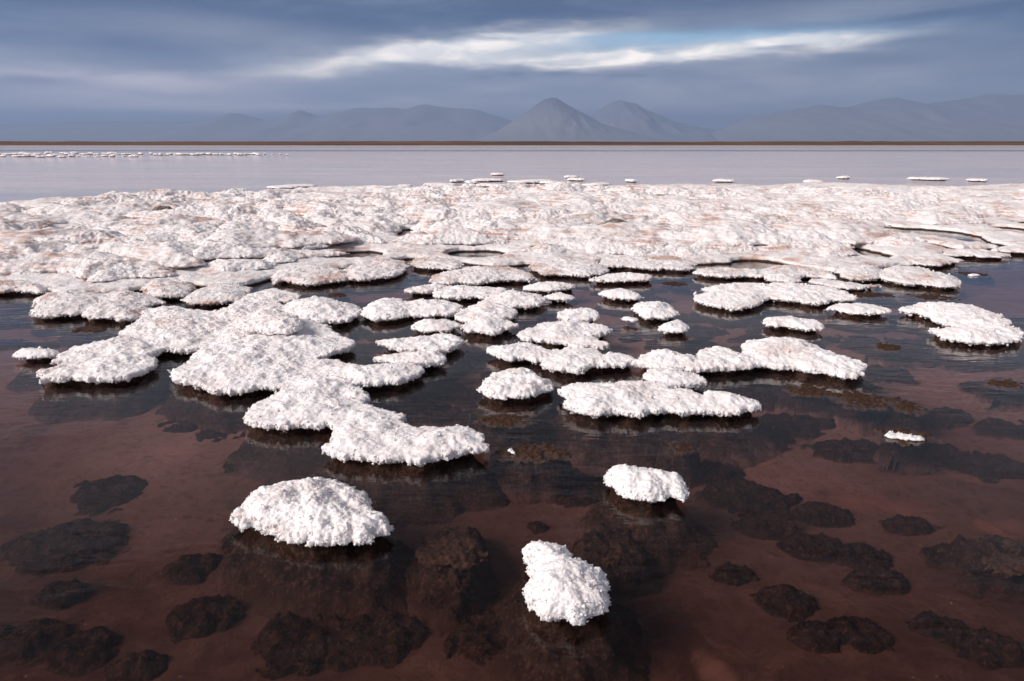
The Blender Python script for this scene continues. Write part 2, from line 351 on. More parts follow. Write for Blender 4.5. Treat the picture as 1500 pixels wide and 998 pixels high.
def surface_nets(f, o, h):
    nx, ny, nz = f.shape; s = f > 0
    c = np.zeros((nx-1, ny-1, nz-1), np.int8)
    offs = [(a, b, d) for a in (0, 1) for b in (0, 1) for d in (0, 1)]
    for a, b, d in offs: c += s[a:nx-1+a, b:ny-1+b, d:nz-1+d]
    idx = np.argwhere((c > 0) & (c < 8)); vid = np.full(c.shape, -1, np.int64); vid[tuple(idx.T)] = np.arange(len(idx))
    cv = [f[idx[:, 0]+a, idx[:, 1]+b, idx[:, 2]+d] for a, b, d in offs]
    acc = np.zeros((len(idx), 3)); cnt = np.zeros(len(idx))
    for i in range(8):
        for j in range(i+1, 8):
            A, B = np.array(offs[i]), np.array(offs[j])
            if np.abs(A-B).sum() != 1: continue
            m = (cv[i] > 0) != (cv[j] > 0); t = np.zeros(len(idx)); t[m] = cv[i][m]/(cv[i][m]-cv[j][m])
            acc += np.where(m[:, None], A + t[:, None]*(B-A), 0); cnt += m
    V = (idx + acc/cnt[:, None])*h + o
    faces = []
    for ax in range(3):
        sl0 = [slice(1, -1)]*3; sl1 = [slice(1, -1)]*3; sl0[ax] = slice(0, -1); sl1[ax] = slice(1, None)
        ch = s[tuple(sl0)] != s[tuple(sl1)]; e = np.argwhere(ch)
        if not len(e): continue
        base = e + 1; base[:, ax] -= 1
        sg = s[tuple(base.T)]
        u, v = (ax+1) % 3, (ax+2) % 3
        def cell(du, dv):
            q = base.copy(); q[:, u] -= du; q[:, v] -= dv; return vid[q[:, 0], q[:, 1], q[:, 2]]
        quad = np.stack([cell(1, 1), cell(0, 1), cell(0, 0), cell(1, 0)], 1)
        quad[~sg] = quad[~sg][:, ::-1]; faces.append(quad)
    return V, np.concatenate(faces)
def vertex_normals(V, Fc):
    n = np.cross(V[Fc[:, 2]]-V[Fc[:, 0]], V[Fc[:, 3]]-V[Fc[:, 1]]); N = np.zeros_like(V)
    for k in range(4): np.add.at(N, Fc[:, k], n)
    return N/np.maximum(np.linalg.norm(N, axis=1), 1e-12)[:, None]
def compact(V, Fc):
    used = np.unique(Fc); m = np.full(len(V), -1); m[used] = np.arange(len(used)); return V[used], m[Fc]

# ------------------------------------------------------------------ object helpers
def link(name, data, parent=None, loc=(0, 0, 0)):
    o = bpy.data.objects.new(name, data); COL.objects.link(o); o.location = loc; o.parent = parent; return o
def tag(o, label=None, cat=None, group=None, kind=None):
    for k, v in (('label', label), ('category', cat), ('group', group), ('kind', kind)):
        if v: o[k] = v
    return o
ZL = 0.042                                                # height of the overhanging salt lip above the water
BED = -0.24
def bed_z(y):                                             # the brine gets shallower towards the salt flat
    t = np.clip((np.asarray(y, float)-2.6)/4.5, 0, 1); return BED + .11*t*t*(3-2*t)
def smax(a, b, k):                                        # smooth maximum
    h = np.clip(.5+.5*(a-b)/k, 0, 1); return b+(a-b)*h+k*h*(1-h)
def cap_mesh(polys, Hs, h, L=None, seed=0, zl=ZL, lip=0.020, rough=1.0, bump2=0.02, terrace=0.0, cell=1.0, grow=.004):
    """a cushion of salt crust over one or more joined outlines: ragged overhanging lip, domed top, cauliflower surface, open below where the base fills it"""
    if np.ndim(Hs) == 0: polys, Hs = [polys], [Hs]
    polys = [np.asarray(p, float) for p in polys]; allp = np.concatenate(polys); lo = allp.min(0)-.10-3*h; hi = allp.max(0)+.10+3*h
    nx, ny = (np.ceil((hi-lo)/h)).astype(int)+1
    gx = lo[0]+np.arange(nx)*h; gy = lo[1]+np.arange(ny)*h
    P = np.stack(np.meshgrid(gx, gy, indexing='ij'), -1).reshape(-1, 2)
    P3 = np.c_[P, np.full(len(P), seed*3.7)]
    edge = (.022*fbm(P3*[7, 7, 1], 3, .6) + .016*fbm(P3*[22, 22, 1]+5, 2) + .030*(.48-worley(P3/.085)) + .024*(.48-worley(P3/.034+2.2)) + .010*fbm(P3*[60, 60, 1]+2, 2))*(h/.008)**.3
    s = D = None
    for poly, H in zip(polys, Hs):
        m = (P[:, 0] > poly[:, 0].min()-.3) & (P[:, 0] < poly[:, 0].max()+.3) & (P[:, 1] > poly[:, 1].min()-.3) & (P[:, 1] < poly[:, 1].max()+.3)
        si = np.full(len(P), -.3); si[m] = sdf(P[m], poly); si = si+grow
        size = max(si.max(), .05); k = min(1.0, size/.22); si = si + k*edge
        Li = L or max(size*.50, .07)
        di = .82*H*(1-np.exp(-np.clip(si-.01, 0, None)/Li))
        s = si if s is None else smax(s, si, .05); D = di if D is None else smax(D, di, .02)
    w = lip*1.0
    q = np.clip(s/w, 0, 1); k = min(1.0, s.max()/.22)
    T = zl + lip*np.sqrt(np.clip(1-(1-q)**2, 0, 1)) + D
    inner = np.clip(s/.10, 0, 1)
    T = T + inner*k*(bump2*fbm(P3*[4.5, 4.5, 1]+9, 3) + .6*bump2*fbm(P3*[14, 14, 1]+3, 3))
    if terrace:
        a = (T + .01*fbm(P3*[3, 3, 1]+31, 2))/terrace; fl = np.floor(a); fr = a-fl
        T = np.where(inner > .5, .5*T + .5*terrace*(fl + np.clip(fr*2.6-.8, 0, 1)), T)
    T = np.where(s <= 0, zl + s*1.2, T)
    B = zl - .20*np.clip(s, 0, .05) - np.where(s < 0, s*.6, 0) + .012*fbm(P3*[30, 30, 1]+7, 2)*np.clip(s/.02, 0, 1)
    zmin, zmax = zl-.04-2*h, T.max()+3*h; nz = int(np.ceil((zmax-zmin)/h))+1; gz = (zmin+np.arange(nz)*h).astype(np.float32)
    f = np.minimum(T.reshape(nx, ny, 1).astype(np.float32)-gz, gz-B.reshape(nx, ny, 1).astype(np.float32))
    V, Fc = surface_nets(f, np.array([lo[0], lo[1], zmin]), h)
    N = vertex_normals(V, Fc)
    q = V + seed*1.3
    d = .008*cell*(.55-worley(q/(.070*cell))) + .010*cell*(.52-worley(q/(.030*cell)+4.4))
    if h < .014: d = d + .0065*(.5-worley(q/.0145+1.7))
    if h < .007: d = d + .0022*fbm(q/.007, 2)
    d = d*rough
    # drop the hidden part of the underside
    s_v = s.reshape(nx, ny)[np.clip(((V[:, 0]-lo[0])/h).astype(int), 0, nx-1), np.clip(((V[:, 1]-lo[1])/h).astype(int), 0, ny-1)]
    hid = (N[:, 2] < -.4) & (s_v > .11)
    V = V + N*d[:, None]
    Fc = Fc[~hid[Fc].all(1)]; V, Fc = compact(V, Fc)
    return V, Fc
def base_mesh(poly, h, seed=0, zl=ZL, flare=.17, top=None):
    """dark algal pedestal under a salt cushion, flaring out to the lake bed"""
    polys = poly if isinstance(poly, list) else [poly]
    allp = np.concatenate(polys); lo = allp.min(0)-flare-.1; hi = allp.max(0)+flare+.1
    nx, ny = (np.ceil((hi-lo)/h)).astype(int)+1
    P = np.stack(np.meshgrid(lo[0]+np.arange(nx)*h, lo[1]+np.arange(ny)*h, indexing='ij'), -1).reshape(-1, 2)
    s = None
    for pl in polys:
        si = sdf(P, np.asarray(pl, float))+.004; s = si if s is None else smax(s, si, .05)
    P3 = np.c_[P, np.full(len(P), seed+.5)]
    sn = s + .03*fbm(P3*[9, 9, 1], 3)
    z = np.interp(sn, [-flare-.05, -flare, -.09, -.03, .025, .05, .065, .085], [BED-.05, BED-.02, BED+.045, BED+.10, -.085, -.02, zl*.6, zl+.014])
    z = z + np.where(sn < .02, .022*fbm(P3*[16, 16, 1]+8, 4, .65) + .022*(.5-worley(P3/.07)), 0)
    keep = (s > -flare-.06).reshape(nx, ny)
    return grid_faces(P, z, nx, ny, keep)
def grid_faces(P, z, nx, ny, keep=None):
    V = np.c_[P, z]; I = np.arange(nx*ny).reshape(nx, ny)
    Fc = np.stack([I[:-1, :-1], I[1:, :-1], I[1:, 1:], I[:-1, 1:]], -1)
    if keep is not None:
        k = keep[:-1, :-1] & keep[1:, :-1] & keep[1:, 1:] & keep[:-1, 1:]; Fc = Fc[k]
    Fc = Fc.reshape(-1, 4)
    return compact(V, Fc)
def trace(pix, H, zl=ZL):
    """outline of a photograph silhouette on the ground: its low edge is the lip, its high edge the crown of the dome"""
    pix = np.asarray(pix, float); y0, y1 = pix[:, 1].min(), pix[:, 1].max()
    k = (.008+.05*H) if y1 > 690 else (.018+.15*H) if y1 > 600 else (.024+.25*H)
    out = [px2w(x, y, zl + .008 + k*((y1-y)/(y1-y0))) for x, y in pix]
    return round_poly(out, 1)
_seed = [0]
_OCT = np.array([(1, 0, 0), (-1, 0, 0), (0, 1, 0), (0, -1, 0), (0, 0, 1), (0, 0, -1)], float)
_OCF = np.array([(0, 2, 4), (2, 1, 4), (1, 3, 4), (3, 0, 4), (2, 0, 5), (1, 2, 5), (3, 1, 5), (0, 3, 5)])
def grains(V, Fc, sd, r, most):
    """loose crystals of salt standing out from the crust, thickest along its ragged lip"""
    rs = np.random.RandomState(sd); N = vertex_normals(V, Fc)
    w = np.where(N[:, 2] < .55, 6.0, .5)*(V[:, 2] > .02) + 1e-9; n = int(min(most, len(V)*.085))
    i = rs.choice(len(V), n, p=w/w.sum()); rad = r*np.exp(.35*rs.randn(n))
    c = V[i] + N[i]*(rad*rs.uniform(-.3, .7, n))[:, None] + rs.randn(n, 3)*r*.4
    A = _OCT[None]*rs.uniform(.65, 1.35, (n, 6, 1)) + rs.randn(n, 6, 3)*.22
    gv = (c[:, None] + A*rad[:, None, None]).reshape(-1, 3); gf = (_OCF[None] + 6*np.arange(n)[:, None, None]).reshape(-1, 3)
    return gv, gf
def lobe(name, pix, H, parent, mat, base=True, centre=(0, 0), h=None, **kw):
    """pix: one traced outline, or a list of outlines that form one crust"""
    _seed[0] += 1; sd = _seed[0]
    if np.ndim(H) == 0: pix, H = [pix], [H]
    polys = [trace(p, q, kw.get('zl', ZL)) for p, q in zip(pix, H)]
    D = max(1.5, np.hypot(*np.concatenate(polys).mean(0)))
    hh = h or min(.024, max(.0047, D*.00168))
    V, Fc = cap_mesh(polys, H, hh, seed=sd, **kw)
    V = V - [centre[0], centre[1], 0]
    cap = link(name, make_mesh(name, V, Fc, [mat]), parent)
    if D < 9.5 and kw.get('grains', True):
        gv, gf = grains(V, Fc, sd, max(.0036, D*.00095), 9000 if len(polys) < 6 else 26000)
        tag(link('salt_grains', make_mesh('salt_grains', gv, gf, [mat], True), parent), kind='stuff')
    if base:
        V, Fc = base_mesh(polys, min(.05, max(.018, hh*2.6)), sd, kw.get('zl', ZL)); V = V - [centre[0], centre[1], 0]
        b = link('submerged_base', make_mesh('submerged_base', V, Fc, [M_DARK]), parent)
    return cap

# ------------------------------------------------------------------ the setting: ground, lake bed, water, mountains
ys = np.r_[-300, -60, 300, 418, 424, 428, 431, 434, 440, 448, 460, 480, 520, 600, 800, 1200, 2000, 3500, 6000, 13000]
zs = np.r_[-.8, -.8, -.8, -.8, -.75, -.2, .06, .12, .18, .6, 1.6, 2.5, 2.8, 2.9, 2.9, 2.95, 3, 3, 3, 3]
xs = np.r_[-13000, -5000, -2000, np.linspace(-900, 900, 181), 2000, 5000, 13000]
P = np.stack(np.meshgrid(xs, ys, indexing='ij'), -1).reshape(-1, 2); z = np.tile(zs, len(xs))
z = z + np.where(z > .3, .42*fbm(np.c_[P*[.009, .02], np.zeros(len(P))], 4), 0) + np.where(z > .3, .12*RS.randn(len(P))*(np.abs(P[:, 0]) < 900), 0)
wob = np.where((P[:, 1] > 400) & (P[:, 1] < 500), 10*fbm(np.c_[P[:, :1]*.006, np.zeros((len(P), 2))], 3), 0)
V, Fc = grid_faces(np.c_[P[:, 0], P[:, 1]+wob], z, len(xs), len(ys))
tag(link('ground', make_mesh('ground', V, Fc, [M_SHORE], False)), 'low brown grassy far shore with a white salt rim beyond the lagoon', 'shore', kind='structure')

xs = np.r_[-900, -300, -100, np.linspace(-34, 34, 221), 100, 300, 900]; ys = np.r_[-40, np.linspace(-4, 40, 170), 70, 150, 417]
P = np.stack(np.meshgrid(xs, ys, indexing='ij'), -1).reshape(-1, 2)
z = bed_z(P[:, 1]) + .018*fbm(np.c_[P*1.7, np.zeros(len(P))], 4)
V, Fc = grid_faces(P, z, len(xs), len(ys))
tag(link('lake_bed', make_mesh('lake_bed', V, Fc, [M_BED])), 'red brown silty lake bed under the shallow dark brine', 'lake bed', kind='structure')
def box_mesh(name, a, b, mats):
    V = [(x, y, z) for x in (a[0], b[0]) for y in (a[1], b[1]) for z in (a[2], b[2])]
    return make_mesh(name, V, [(0, 1, 3, 2), (4, 6, 7, 5), (0, 4, 5, 1), (2, 3, 7, 6), (0, 2, 6, 4), (1, 5, 7, 3)], mats, False)
tag(link('water', box_mesh('water', (-880, -38, -.7), (880, 450, 0), [M_WATER])), 'dark reddish brine turning pale milky lavender farther out', 'water', kind='structure')

def mountain(pts, D, label, depth=2200, seed=0, mat=None):
    """a massif whose skyline follows (px, py) points of the photograph at distance D"""
    xs_p = np.array([p[0] for p in pts], float); hs = []
    for x, y in pts:
        v = (499-y)/F; el = (-math.sin(PITCH)+v*math.cos(PITCH))/(math.cos(PITCH)+v*math.sin(PITCH)); hs.append(max(0, el*D+1.6))
    wx = [(x-750)/F/(math.cos(PITCH)+.29*math.sin(PITCH))*D for x in xs_p]
    X = np.linspace(wx[0], wx[-1], 170); Y = np.linspace(-depth, depth, 46)
    P = np.stack(np.meshgrid(X, Y, indexing='ij'), -1).reshape(-1, 2)
    prof = np.interp(P[:, 0], wx, hs)
    fall = np.clip(1-np.abs(P[:, 1])/depth, 0, 1)**1.35
    n = fbm(np.c_[P*.0016, np.full(len(P), seed*2.2)], 5); rid = 1-np.abs(fbm(np.c_[P*[.0035, .0012], np.full(len(P), seed*5.1+3)], 4))
    z = prof*fall*(1+.10*n) + prof*.12*(rid-.6)*np.sin(np.pi*np.clip(fall, 0, 1)) - 3
    V, Fc = grid_faces(np.c_[P[:, 0], P[:, 1]+D], z, len(X), len(Y))
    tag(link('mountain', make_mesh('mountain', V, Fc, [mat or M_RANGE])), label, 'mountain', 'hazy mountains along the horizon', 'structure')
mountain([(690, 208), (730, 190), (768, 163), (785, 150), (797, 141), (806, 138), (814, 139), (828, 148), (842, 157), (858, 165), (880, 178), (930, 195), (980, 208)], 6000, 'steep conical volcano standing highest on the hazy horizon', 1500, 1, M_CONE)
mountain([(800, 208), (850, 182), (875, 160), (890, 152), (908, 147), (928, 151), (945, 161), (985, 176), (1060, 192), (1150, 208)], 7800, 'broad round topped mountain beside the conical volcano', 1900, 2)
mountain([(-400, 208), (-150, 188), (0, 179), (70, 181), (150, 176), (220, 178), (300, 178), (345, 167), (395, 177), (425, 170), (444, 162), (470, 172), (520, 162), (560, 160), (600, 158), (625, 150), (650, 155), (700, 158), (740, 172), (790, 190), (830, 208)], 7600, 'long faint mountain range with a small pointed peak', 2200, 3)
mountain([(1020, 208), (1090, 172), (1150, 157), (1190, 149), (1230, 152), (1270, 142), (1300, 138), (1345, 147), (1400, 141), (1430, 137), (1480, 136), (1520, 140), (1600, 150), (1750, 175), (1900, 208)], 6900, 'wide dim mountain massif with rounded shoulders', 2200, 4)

# ------------------------------------------------------------------ the salt flat
def wpoly(pix, z): return np.array([px2w(x, y, z) for x, y in pix])
BACK = [(-500, 318), (-250, 310), (0, 304), (60, 300), (200, 294), (300, 290), (420, 281), (520, 275), (600, 279), (760, 278), (900, 274), (1010, 273), (1120, 274), (1190, 269), (1300, 273), (1400, 276), (1460, 272), (1560, 270), (1800, 268), (2050, 268)]
FRONT = [(2050, 352), (1700, 356), (1480, 362), (1420, 362), (1380, 372), (1340, 384), (1280, 394), (1220, 396), (1150, 386), (1100, 381), (1020, 383), (950, 379), (880, 380), (830, 388), (770, 384), (720, 388), (670, 382), (600, 376), (540, 386), (480, 392), (410, 403), (340, 418), (260, 412), (190, 424), (120, 428), (60, 422), (0, 416), (-120, 410), (-300, 404), (-500, 400)]
shelf = np.array([px2w(x, y-4, .12) for x, y in BACK] + [px2w(x, y, .05) for x, y in FRONT])
HOLES = [(533, 374, 40, 2.5), (697, 373, 44, 2.5), (1104, 390, 44, 5), (1255, 336, 52, 4), (1350, 344, 42, 5), (1248, 371, 26, 4), (1402, 354, 24, 3), (1470, 340, 30, 4), (1497, 331, 26, 3), (1365, 364, 14, 3), (1215, 279, 22, 2), (600, 342, 14, 2), (90, 345, 16, 2.5)]
def nonuni(a, b, f):
    out = [a]
    while out[-1] < b: out.append(out[-1] + f(out[-1]))
    return np.array(out)
YS = nonuni(shelf[:, 1].min()-.3, shelf[:, 1].max()+.3, lambda y: .020 + max(0, y-8)*.0045)
def shelf_height(P, with_holes=True):
    s = sdf(P, shelf)
    if with_holes:
        for (cx, cy_, rx, ry) in HOLES:
            a = px2w(cx, cy_-ry, 0); b = px2w(cx, cy_+ry, .02); c = px2w(cx+rx, cy_, 0)[0]-px2w(cx, cy_, 0)[0]
            mx, my, hy = a[0], (a[1]+b[1])/2-.10, abs(a[1]-b[1])/2+(.24 if cy_ > 365 else .36)
            r = np.sqrt(((P[:, 0]-mx)/c)**2 + ((P[:, 1]-my)/hy)**2)
            s = np.minimum(s, (r-1)*min(c, hy)*1.2)
    P3 = np.c_[P, np.zeros(len(P))]
    s = s + .06*fbm(P3*3.3, 3) + .02*fbm(P3*11, 2)
    zz = np.interp(s, [-.5, -.10, -.03, 0, .02, .12, .5, 1.6, 4], [-.4, -.28, -.12, .0, .062, .078, .10, .14, .17])
    big = fbm(P3*.55+4, 3)
    zz = zz + np.clip(s-.1, 0, 1)*(.060*big + .014*fbm(P3*2.1, 3))
    a = (zz + .012*fbm(P3*1.7+8, 2))/.030; fl = np.floor(a); fr = a-fl
    tz = .030*(fl + np.clip(fr*2.4-.7, 0, 1))
    zz = np.where(s > .15, .7*zz + .3*tz, zz)
    zz = zz + np.where(s > .1, .030*(.5-worley(P3/.42+5)), 0) + np.where(s > -.08, .012*fbm(P3*7, 4, .65), 0) + np.where(s > 0, .012*(.55-worley(P3/.11)) + .007*(.5-worley(P3/.034+3)), 0)
    return zz, s
bands = []
# three bands of rows, each with its own column spacing, keep the cost of the far rows low
flat_root = tag(link('salt_flat', None), 'broad rugged white salt flat of low mounds crossing the lagoon', 'salt flat', kind='structure')
cut = [YS[0], 11.5, 16.5, YS[-1]]
for b in range(3):
    yy = YS[(YS >= cut[b]-1e-6) & (YS <= cut[b+1]+.1)]
    dx = (.023, .032, .048)[b]; half = min(.86*cut[b+1]+1.5, 30)
    xx = np.arange(-half, half, dx)
    P = np.stack(np.meshgrid(xx, yy, indexing='ij'), -1).reshape(-1, 2)
    zz, s = shelf_height(P)
    V, Fc = grid_faces(P, zz, len(xx), len(yy), (s > -.25).reshape(len(xx), len(yy)))
    link('crust_sheet', make_mesh('crust_sheet', V, Fc, [M_FLAT]), flat_root)
# its low mounds: a dozen shapes, each copied to many places
variants = []
for k in range(14):
    n = 22; ang = np.arange(n)/n*2*np.pi
    r = .55*(1+.22*np.array([math.sin(2*a+k)+.8*math.sin(3*a+2.1*k)+.6*math.sin(5*a+k*k) for a in ang]))*(.9+.2*RS.rand(n))
    poly = np.c_[r*np.cos(ang)*1.25, r*np.sin(ang)*.85]
    V, Fc = cap_mesh(poly, .22+.16*RS.rand(), .019, L=.36, seed=50+k, zl=.0, lip=.020, bump2=.020, terrace=.030, rough=1.0)
    variants.append(make_mesh('salt_mound', V, Fc, [M_FLAT]))
count = 0; tries = 0; placed = []
while count < 295 and tries < 6000:
    tries += 1
    px_, py_ = random.uniform(-60, 1560), random.uniform(281, 415)
    sc_try = random.choice((.6, .8, 1.0, 1.2, 1.5, 1.9))
    w = np.array([px2w(px_, py_, .12)]); zz, s = shelf_height(w)
    if s[0] < .35: continue
    ring = w + sc_try*np.array([(-.6, 0), (.6, 0), (0, .5), (0, -.5), (-.4, -.4), (.4, -.4)])
    if shelf_height(ring)[1].min() < (.10 if w[0, 1] < 15 else -.15): continue
    sc = sc_try*random.uniform(.9, 1.15)*(.72+.026*w[0, 1])
    if any((w[0, 0]-q[0])**2 + (w[0, 1]-q[1])**2*.6 < (.42*(sc+q[2])*.55)**2 for q in placed): continue
    placed.append((w[0, 0], w[0, 1], sc)); count += 1
    o = link('salt_mound', random.choice(variants), flat_root, (w[0, 0], w[0, 1], zz[0]-.012-.006*sc))
    o.rotation_euler = (0, 0, random.uniform(-.5, .5)+random.choice((0, math.pi))); o.scale = (sc, sc, min(1.3, sc)*random.uniform(.75, 1.2))
for (x, y, label) in ((240, 309, 'dark grey algal tuft on the salt flat near its back edge'), (903, 334, 'dark grey algal tuft on a stained mound amid the salt flat')):
    w = px2w(x, y, .2); bpy.context.view_layer.update()
    hit = S.ray_cast(bpy.context.evaluated_depsgraph_get(), (w[0], w[1], 1.4), (0, 0, -1)); z0 = hit[1].z if hit[0] else .15
    n = 14; ang = np.arange(n)/n*2*np.pi; r = .13*(1+.3*RS.rand(n)); V, Fc = cap_mesh(np.c_[r*np.cos(ang)*1.5, r*np.sin(ang)], .11, .02, L=.1, seed=70+int(x), zl=0, lip=.03, rough=2.2)
    tag(link('algal_tuft', make_mesh('algal_tuft', V, Fc, [M_TUFT]), None, (w[0], w[1], z0-.005)), label, 'algal tuft')
LOBES_FLAT = [
 ([(-90, 425), (-40, 428), (0, 428), (22, 425), (45, 427), (60, 430), (75, 418), (40, 408), (-20, 406), (-90, 408)], .05),
 ([(43, 458), (50, 452), (58, 447), (46, 443), (60, 432), (80, 424), (130, 420), (170, 430), (160, 450), (118, 459), (90, 461), (70, 464), (48, 463)], .07),
 ([(118, 461), (128, 467), (166, 466), (170, 470), (200, 468), (212, 452), (222, 445), (248, 440), (236, 436), (215, 428), (180, 422), (150, 428), (135, 446)], .06),
 ([(212, 430), (225, 436), (250, 435), (274, 433), (288, 420), (270, 404), (230, 406), (208, 418)], .06),
 ([(268, 441), (284, 445), (304, 446), (324, 443), (352, 439), (361, 434), (370, 422), (340, 410), (300, 416), (278, 430)], .06),
 ([(398, 416), (411, 413), (418, 410), (437, 417), (454, 417), (478, 413), (500, 410), (510, 404), (500, 390), (460, 385), (425, 388), (400, 400)], .07),
 ([(506, 406), (516, 410), (556, 408), (582, 402), (600, 391), (595, 380), (560, 376), (525, 382), (506, 392)], .06),
 ([(604, 388), (624, 393), (654, 393), (664, 396), (682, 386), (665, 376), (625, 374), (603, 379)], .04),
 ([(630, 406), (648, 397), (690, 388), (740, 387), (775, 397), (787, 407), (765, 410), (740, 409), (715, 413), (692, 417), (676, 414), (650, 416), (633, 414)], .07),
 ([(788, 398), (794, 402), (820, 401), (845, 404), (868, 404), (889, 398), (886, 386), (850, 376), (800, 376), (773, 386)], .06),
 ([(876, 391), (892, 389), (934, 392), (966, 394), (1012, 396), (1022, 384), (990, 370), (930, 368), (882, 376)], .05),
 ([(1013, 398), (1030, 402), (1066, 406), (1090, 403), (1124, 407), (1120, 396), (1084, 393), (1060, 389), (1030, 391)], .035),
 ([(1108, 397), (1124, 409), (1150, 414), (1172, 414), (1166, 406), (1186, 402), (1232, 410), (1205, 392), (1160, 386), (1122, 390)], .05),
 ([(1185, 410), (1200, 415), (1240, 423), (1262, 423), (1291, 418), (1270, 417), (1240, 412), (1220, 407), (1192, 406)], .03),
 ([(1236, 408), (1270, 411), (1283, 408), (1292, 404), (1292, 390), (1250, 386), (1220, 392)], .05),
 ([(1285, 407), (1322, 414), (1346, 415), (1376, 421), (1400, 421), (1410, 414), (1396, 403), (1376, 398), (1340, 386), (1292, 390)], .06),
 ([(1340, 388), (1378, 390), (1388, 386), (1412, 381), (1390, 374), (1350, 366), (1318, 374)], .05),
 ([(1376, 373), (1424, 374), (1436, 377), (1474, 377), (1481, 373), (1455, 368), (1434, 364), (1395, 363)], .04),
 ([(1440, 367), (1500, 369), (1570, 372), (1640, 368), (1560, 357), (1480, 357)], .05)]
for pix, H in LOBES_FLAT: lobe('salt_lobe', pix, H, flat_root, M_FLAT, bump2=.020, lip=.022)

# ------------------------------------------------------------------ salt islands standing in the brine
def island(label, lobes, cat='salt island', group=None, name='salt_island', **kw):
    allp = np.concatenate([np.asarray(l[0], float) for l in lobes]); c = px2w(allp[:, 0].mean(), allp[:, 1].mean(), ZL)
    root = tag(link(name, None, None, (c[0], c[1], 0)), label, cat, group)
    own = [l for l in lobes if len(l) > 2]; join = [l for l in lobes if len(l) == 2]
    lobe('salt_crust', [l[0] for l in join], [l[1] for l in join], root, M_SALT, centre=c, **kw)
    for l in own: lobe('raised_mound', l[0], l[1], root, M_SALT, centre=c, **l[2])
    return root
near = dict(lip=.030, bump2=.024)
island('bulging white salt cushion with ragged fingers at both ends standing alone in brine', [([(340, 756), (352, 750), (359, 740), (367, 726), (382, 716), (410, 707), (432, 710), (451, 711), (469, 708), (497, 712), (525, 720), (544, 731), (551, 752), (576, 765), (570, 781), (551, 780), (533, 793), (522, 783), (499, 790), (484, 788), (467, 796), (438, 799), (413, 795), (413, 785), (391, 777), (365, 772), (363, 762)], .072)], L=.085, **near)
island('boot shaped white salt clump with a narrow neck rising from dark brine', [([(770, 798), (790, 796), (815, 803), (831, 807), (836, 820), (857, 826), (888, 847), (891, 870), (892, 896), (870, 900), (849, 909), (839, 911), (815, 904), (800, 906), (789, 894), (771, 889), (769, 878), (771, 857), (779, 842), (776, 826), (765, 818)], .075)], **near)
island('small loaf shaped white salt clump with a brownish tip', [([(886, 700), (896, 687), (909, 683), (927, 687), (956, 689), (985, 696), (1006, 706), (1014, 718), (1000, 731), (982, 726), (969, 732), (951, 735), (927, 728), (907, 723), (901, 712)], .06)], **near)
island('round domed white salt island beside the wide branching island', [([(702, 566), (706, 554), (720, 544), (740, 534), (754, 532), (774, 537), (796, 548), (814, 562), (808, 569), (788, 577), (775, 582), (745, 585), (725, 582), (708, 574)], .085)])
PEN = [
 ([(50, 549), (58, 558), (76, 560), (108, 557), (140, 559), (166, 558), (192, 553), (216, 543), (232, 528), (226, 520), (195, 514), (150, 514), (110, 522), (85, 534), (66, 542)], .06),
 ([(81, 526), (88, 533), (150, 530), (215, 524), (230, 518), (240, 508), (218, 494), (180, 487), (160, 493), (128, 504), (100, 510), (90, 517)], .07),
 ([(176, 490), (184, 478), (202, 468), (212, 450), (236, 445), (262, 446), (300, 453), (322, 460), (340, 475), (315, 498), (288, 516), (260, 514), (228, 515), (205, 509)], .08),
 ([(244, 550), (262, 538), (276, 528), (280, 518), (298, 502), (318, 478), (348, 464), (400, 458), (440, 464), (478, 471), (484, 482), (522, 497), (510, 506), (484, 516), (462, 525), (452, 545), (428, 558), (414, 570), (388, 567), (376, 568), (352, 574), (326, 576), (306, 574), (292, 566), (264, 560), (248, 555)], .10),
 ([(346, 470), (348, 480), (380, 486), (406, 489), (430, 486), (443, 476), (434, 464), (410, 450), (380, 452), (356, 461)], .07, dict(zl=.145, base=False, lip=.03)),
 ([(414, 446), (432, 436), (444, 432), (476, 431), (498, 438), (528, 447), (528, 458), (510, 470), (494, 473), (478, 472), (440, 472), (412, 464)], .11),
 ([(303, 463), (322, 456), (336, 448), (356, 438), (372, 424), (400, 421), (430, 427), (442, 430), (428, 440), (408, 441), (424, 452), (400, 466), (360, 473), (322, 471)], .06),
 ([(353, 615), (363, 620), (391, 625), (408, 632), (441, 627), (477, 624), (500, 622), (535, 597), (543, 581), (524, 567), (516, 557), (492, 549), (454, 545), (436, 548), (414, 569), (388, 589), (358, 606)], .08),
 ([(472, 654), (479, 668), (502, 667), (527, 675), (548, 680), (581, 675), (613, 682), (641, 675), (669, 662), (705, 661), (709, 647), (695, 630), (677, 624), (641, 623), (601, 624), (593, 618), (576, 611), (543, 612), (502, 620), (488, 642)], .075),
 ([(477, 626), (498, 600), (535, 594), (560, 596), (596, 609), (575, 618), (555, 628), (505, 640)], .05),
 ([(452, 530), (462, 524), (492, 523), (520, 535), (518, 554), (479, 556), (446, 550), (442, 538)], .05),
 ([(505, 558), (517, 565), (528, 567), (558, 562), (593, 559), (619, 544), (616, 534), (593, 526), (555, 531), (512, 533), (494, 546)], .07),
 ([(543, 523), (560, 520), (606, 513), (641, 513), (654, 524), (639, 533), (612, 538), (588, 536), (568, 529)], .05),
 ([(551, 499), (568, 495), (600, 495), (628, 489), (654, 487), (687, 495), (680, 501), (660, 513), (640, 517), (610, 517), (592, 515), (574, 511), (568, 504)], .05)]
island('long peninsula of overlapping salt lobes with an orange edged mound reaching out from the flat', PEN, 'salt peninsula', name='salt_peninsula')
